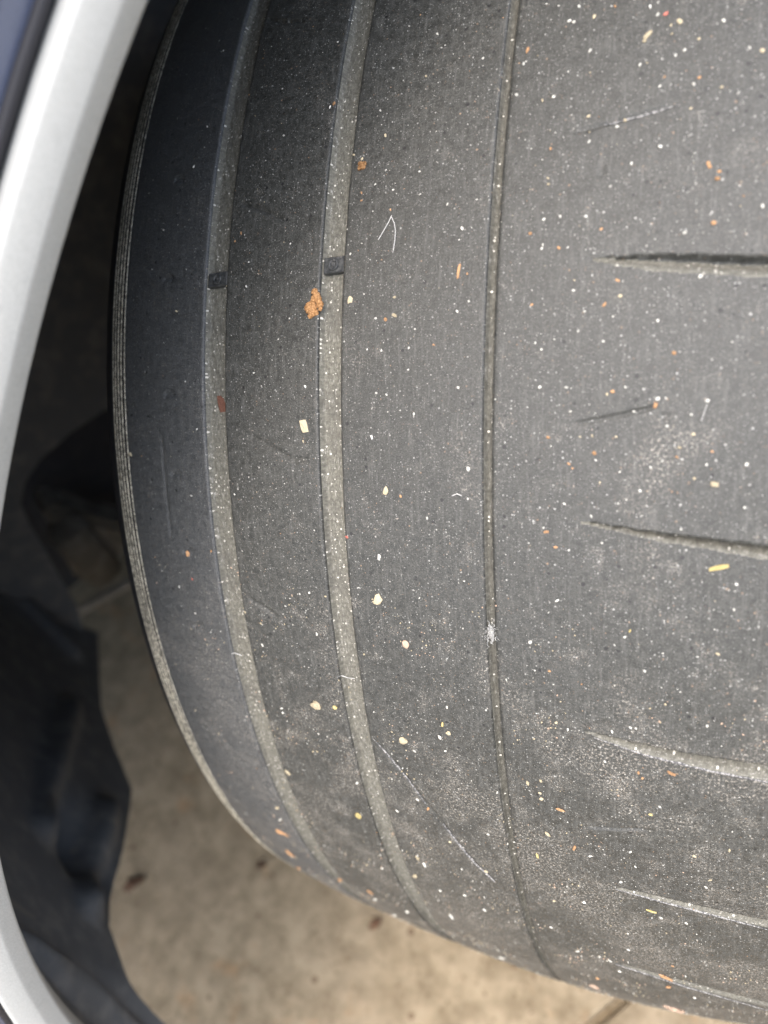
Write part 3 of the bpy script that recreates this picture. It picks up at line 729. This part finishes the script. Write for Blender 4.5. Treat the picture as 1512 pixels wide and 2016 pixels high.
clod('pale_clod',[(-16,-6,6),(-8,-4,7),(0,-1,8),(8,1,7),(15,5,6),(19,0,4),(20,9,4)],1325,1984,0,'pale pinkish crumbly clod at the lower edge of the tread',GM['p'],8)
# fine grit: thousands of tiny grains, too many and too small to count
def fine_grit(name, n, mats, seed, smin, smax, tlo=-56, thi=34, clump=0, label='fine pale sand dust scattered all over the tread', split=(.80,.93)):
    r_=np.random.default_rng(seed); base=[]
    bm=bmesh.new(); bmesh.ops.create_icosphere(bm,subdivisions=1,radius=.5); bv=np.array([v.co[:] for v in bm.verts]); bf=np.array([[v.index for v in f.verts] for f in bm.faces]); bm.free()
    V=[];Fs=[];mi=[];cnt=0;tries=0
    while cnt<n and tries<n*12:
        tries+=1
        x=r_.uniform(-.125,.122); t=r_.uniform(RAD(tlo),RAD(thi))
        den=.35+.65*(mnoise.noise(Vector((x*38,t*R0*38,seed)))+.5)+.5*mnoise.noise(Vector((x*120,t*R0*120,seed+3)))
        den*= .45+.55*min(1,max(0,(x+.12)/.07)); den+= .35*max(0,(-t-.35))*1.0
        if clump: den = 2.6*(mnoise.noise(Vector((x*55,t*R0*55,seed)))-.05)+1.2*mnoise.noise(Vector((x*160,t*R0*160,seed+1)))-.25+1.1*max(0,-t-.45)
        if r_.random()>den: continue
        s=smin+(smax-smin)*r_.random()**3.2; e=t+PHI
        r=R0-float(prof(x))-groove_depth(x)
        N=np.array([0,-math.cos(e),math.sin(e)]); A=np.array([1,0,0]); B=np.cross(N,A)
        c=np.array([x,-r*math.cos(e),AX+r*math.sin(e)])
        a=r_.uniform(0,6.28); sx,sy,sz=s*r_.uniform(.6,1.2),s*r_.uniform(.6,1.1),s*.7
        loc=bv*(1+.25*r_.standard_normal((len(bv),1)))
        lx=loc[:,0]*sx; ly=loc[:,1]*sy
        V.append(c+np.outer(lx*math.cos(a)-ly*math.sin(a),A)+np.outer(lx*math.sin(a)+ly*math.cos(a),B)+np.outer(loc[:,2]*sz+sz*.2,N))
        Fs.append(bf+cnt*len(bv)); u_=r_.random(); mi+= [0 if u_<split[0] else (1 if u_<split[1] else 2)]*len(bf); cnt+=1
    V=np.concatenate(V);Fs=np.concatenate(Fs)
    me=bpy.data.meshes.new(name); me.vertices.add(len(V)); me.vertices.foreach_set('co',V.ravel()); me.loops.add(Fs.size); me.loops.foreach_set('vertex_index',Fs.ravel().astype(np.int32)); me.polygons.add(len(Fs)); me.polygons.foreach_set('loop_start',np.arange(0,Fs.size,3,dtype=np.int32))
    for m in mats: me.materials.append(m)
    me.polygons.foreach_set('material_index',np.array(mi,dtype=np.int32)); me.update(calc_edges=True); me.validate()
    o=mobj(name,me,None); o['kind']='stuff'; return tag(o,label,'sand')
fine_grit('fine_sand', 5200, [GM['w'],GM['c'],GM['o']], 5, .00016, .00052)
fine_grit('caked_grit', 3800, [GM['w'],GM['c'],GM['p']], 21, .0002, .0008, -54, -9, 1, 'beige grit caked in patches on the lower tread', (.35,.75))
# ------------------------------------------------------------------ hairs, lint, scuffs, painted highlights
def tube(name, pts, rad, mat, lift=.0002, lbl=None, cat=None, group=None, parent=None):
    Ps=[]
    for i,(px,py) in enumerate(pts):
        P,N,D,Y,d=frame_at(px,py); Ps.append((P+N*(lift),N))
    V=[];Fc=[];sg=6; fine=[]
    for i in range(len(Ps)-1):
        for s in range(4): fine.append((Ps[i][0].lerp(Ps[i+1][0],s/4),Ps[i][1]))
    fine.append(Ps[-1])
    for i,(p,n) in enumerate(fine):
        q=fine[min(i+1,len(fine)-1)][0]-fine[max(i-1,0)][0]; q.normalize(); b=q.cross(n).normalized(); k_=.5 if i in (0,len(fine)-1) else 1
        for j in range(sg): an=2*math.pi*j/sg; V.append(p+(b*math.cos(an)+n*math.sin(an))*rad*k_)
    for i in range(len(fine)-1):
        for j in range(sg): Fc.append((i*sg+j,i*sg+(j+1)%sg,(i+1)*sg+(j+1)%sg,(i+1)*sg+j))
    Fc.append(tuple(range(sg))); Fc.append(tuple(range((len(fine)-1)*sg,len(fine)*sg)))
    o=obj(name,V,Fc,mat)
    if parent: child(o,parent)
    elif lbl: tag(o,lbl,cat,group)
    return o
tube('white_hair',[(772,424),(766,437),(758,451),(751,463),(745,473)],.00010,M_HAIR,lbl='straight white hair lying on the third rib',cat='hair')
tube('white_hair',[(771,427),(777,440),(779,455),(778,473),(774,498)],.00010,M_HAIR,lbl='curved white hair meeting a straight hair on the third rib',cat='hair')
tube('white_fibre',[(1393,794),(1388,808),(1384,820),(1380,830)],.00006,M_HAIR,lbl='short pale fibre trailing from a white grain',cat='fibre')
tube('pale_fibre',[(890,976),(900,972),(910,976)],.00011,M_HAIR,lbl='short curled pale fibre left of the narrow groove',cat='fibre')
tube('white_fibre',[(668,1325),(680,1321),(692,1325),(706,1327)],.00013,M_HAIR,.0028,lbl='short white fibre lying across the second groove',cat='fibre')
tube('white_fibre',[(458,1281),(470,1278),(484,1283)],.00013,M_HAIR,.0026,lbl='short white fibre lying across the first groove',cat='fibre')
# tuft of lint in the narrow groove
bm=bmesh.new(); r_=random.Random(4); V=[];Fc=[]
P0,N0,D0,Y0,d0=frame_at(967,1246); mpp=d0/FPX
P0=Vector(hit(967,1246)[2])
for i in range(110):
    a=r_.uniform(0,6.28); ln=r_.uniform(4,13)*mpp; cx,cy=r_.gauss(0,5),r_.gauss(0,9); cur=r_.uniform(-.9,.9)
    p=P0+D0*(cx*mpp)+Y0*(cy*mpp)+N0*(r_.uniform(-.0004,.0009)); prev=None
    for s in range(5):
        b0=len(V); 
        for j in range(3): V.append(p+(D0*math.cos(2.09*j)+N0*math.sin(2.09*j))*.000055)
        if prev is not None:
            for j in range(3): Fc.append((prev+j,prev+(j+1)%3,b0+(j+1)%3,b0+j))
        prev=b0; p=p+(D0*math.cos(a)+Y0*math.sin(a)+N0*r_.uniform(-.3,.35))*(ln/4); a+=cur
tag(obj('lint_tuft',V,Fc,M_HAIR),'fluffy white lint tuft caught in the narrow groove','lint')
# pale strips: scuffs along old sipes, painted highlights on lateral groove ridges
def scuff(pts,w,seed,name='scuff_highlight'):
    r_=random.Random(seed); V=[];Fc=[]; P=[]
    for i in range(len(pts)-1):
        for s in range(14): P.append(tuple(pts[i][q]+(pts[i+1][q]-pts[i][q])*s/14 for q in (0,1)))
    P.append(pts[-1]); n=len(P)
    for i,(px,py) in enumerate(P):
        p,N,D,Y,d=frame_at(px,py); q=P[min(i+1,n-1)]; q0=P[max(i-1,0)]
        tdir=(Vector(hit(*q)[2])-Vector(hit(*q0)[2])).normalized(); b=tdir.cross(N).normalized()
        ww=w*math.sin(math.pi*min(.98,max(.02,i/(n-1))))**.6*r_.uniform(.35,1.2)*.5
        V+=[p+b*ww+N*-.0002,p+b*ww*.4+N*.00022,p-b*ww*.4+N*.00022,p-b*ww+N*-.0002]
    for i in range(n-1):
        for j in range(3): Fc.append((i*4+j,i*4+j+1,i*4+j+5,i*4+j+4))
    return child(obj(name,V,Fc,M_SCF),tyre)
t=NT('pale_scuff_highlight'); g=t.noise(t.uv(ob=True),1300,4,.75); M_SCF=t.fin(t.mix(t.ramp(g,.42,.62),(.045,.045,.046),(.30,.295,.285)),.8)
scuff([(733,1452),(765,1488),(800,1530),(838,1582)],.0007,1); scuff([(872,1622),(905,1665),(935,1700),(975,1737)],.0011,2)
scuff([(1212,1750),(1300,1775),(1400,1801),(1512,1830)],.0008,3); scuff([(1212,1898),(1350,1943),(1512,1989)],.0006,4)  # pale strips painted for the highlights on fourth and fifth lateral groove ridges
scuff([(1190,246),(1260,229),(1335,207)],.0009,5); scuff([(1170,1452),(1270,1487),(1400,1519),(1512,1540)],.0010,6)

# ------------------------------------------------------------------ leaf scraps on the driveway
M_LEAF=crumb_material('dead_leaf',(.06,.034,.02),(.11,.06,.035),.8,200)
def leaf(px,py,L,W,ang,label,seed):
    c=on_ground(px,py); mpp=float(np.linalg.norm(c-CP))/FPX; r_=random.Random(seed); V=[];Fc=[]; n=9
    D=np.array([CR[0],CR[1],0]); D/=np.linalg.norm(D); E_=np.array([-D[1],D[0],0]); a=RAD(ang)
    X_=D*math.cos(a)+E_*math.sin(a); Y_=-D*math.sin(a)+E_*math.cos(a)
    for i in range(n):
        s=i/(n-1); wv=W*.5*math.sin(math.pi*min(.97,s*.9+.06))*r_.uniform(.6,1.2)
        for k_ in (-1,0,1): V.append(c+X_*(s-.5)*L*mpp+Y_*k_*wv*mpp+np.array([0,0,.0015+.003*abs(k_)*r_.random()+.002*math.sin(s*3)]))
    for i in range(n-1):
        for k_ in range(2): Fc.append((i*3+k_,i*3+k_+1,i*3+k_+4,i*3+k_+3))
    o=obj('dead_leaf',V,Fc,M_LEAF); m_=o.modifiers.new('thick','SOLIDIFY'); m_.thickness=.0006; return tag(o,label,'leaf')
leaf(267,1741,44,26,24,'red brown dead leaf scrap on the concrete beside the liner',1)
leaf(518,1706,22,14,10,'small dark leaf scrap on the concrete below the tyre shoulder',2)
leaf(742,1821,26,16,30,'dark leaf scrap on the concrete tucked under the tyre edge',3)
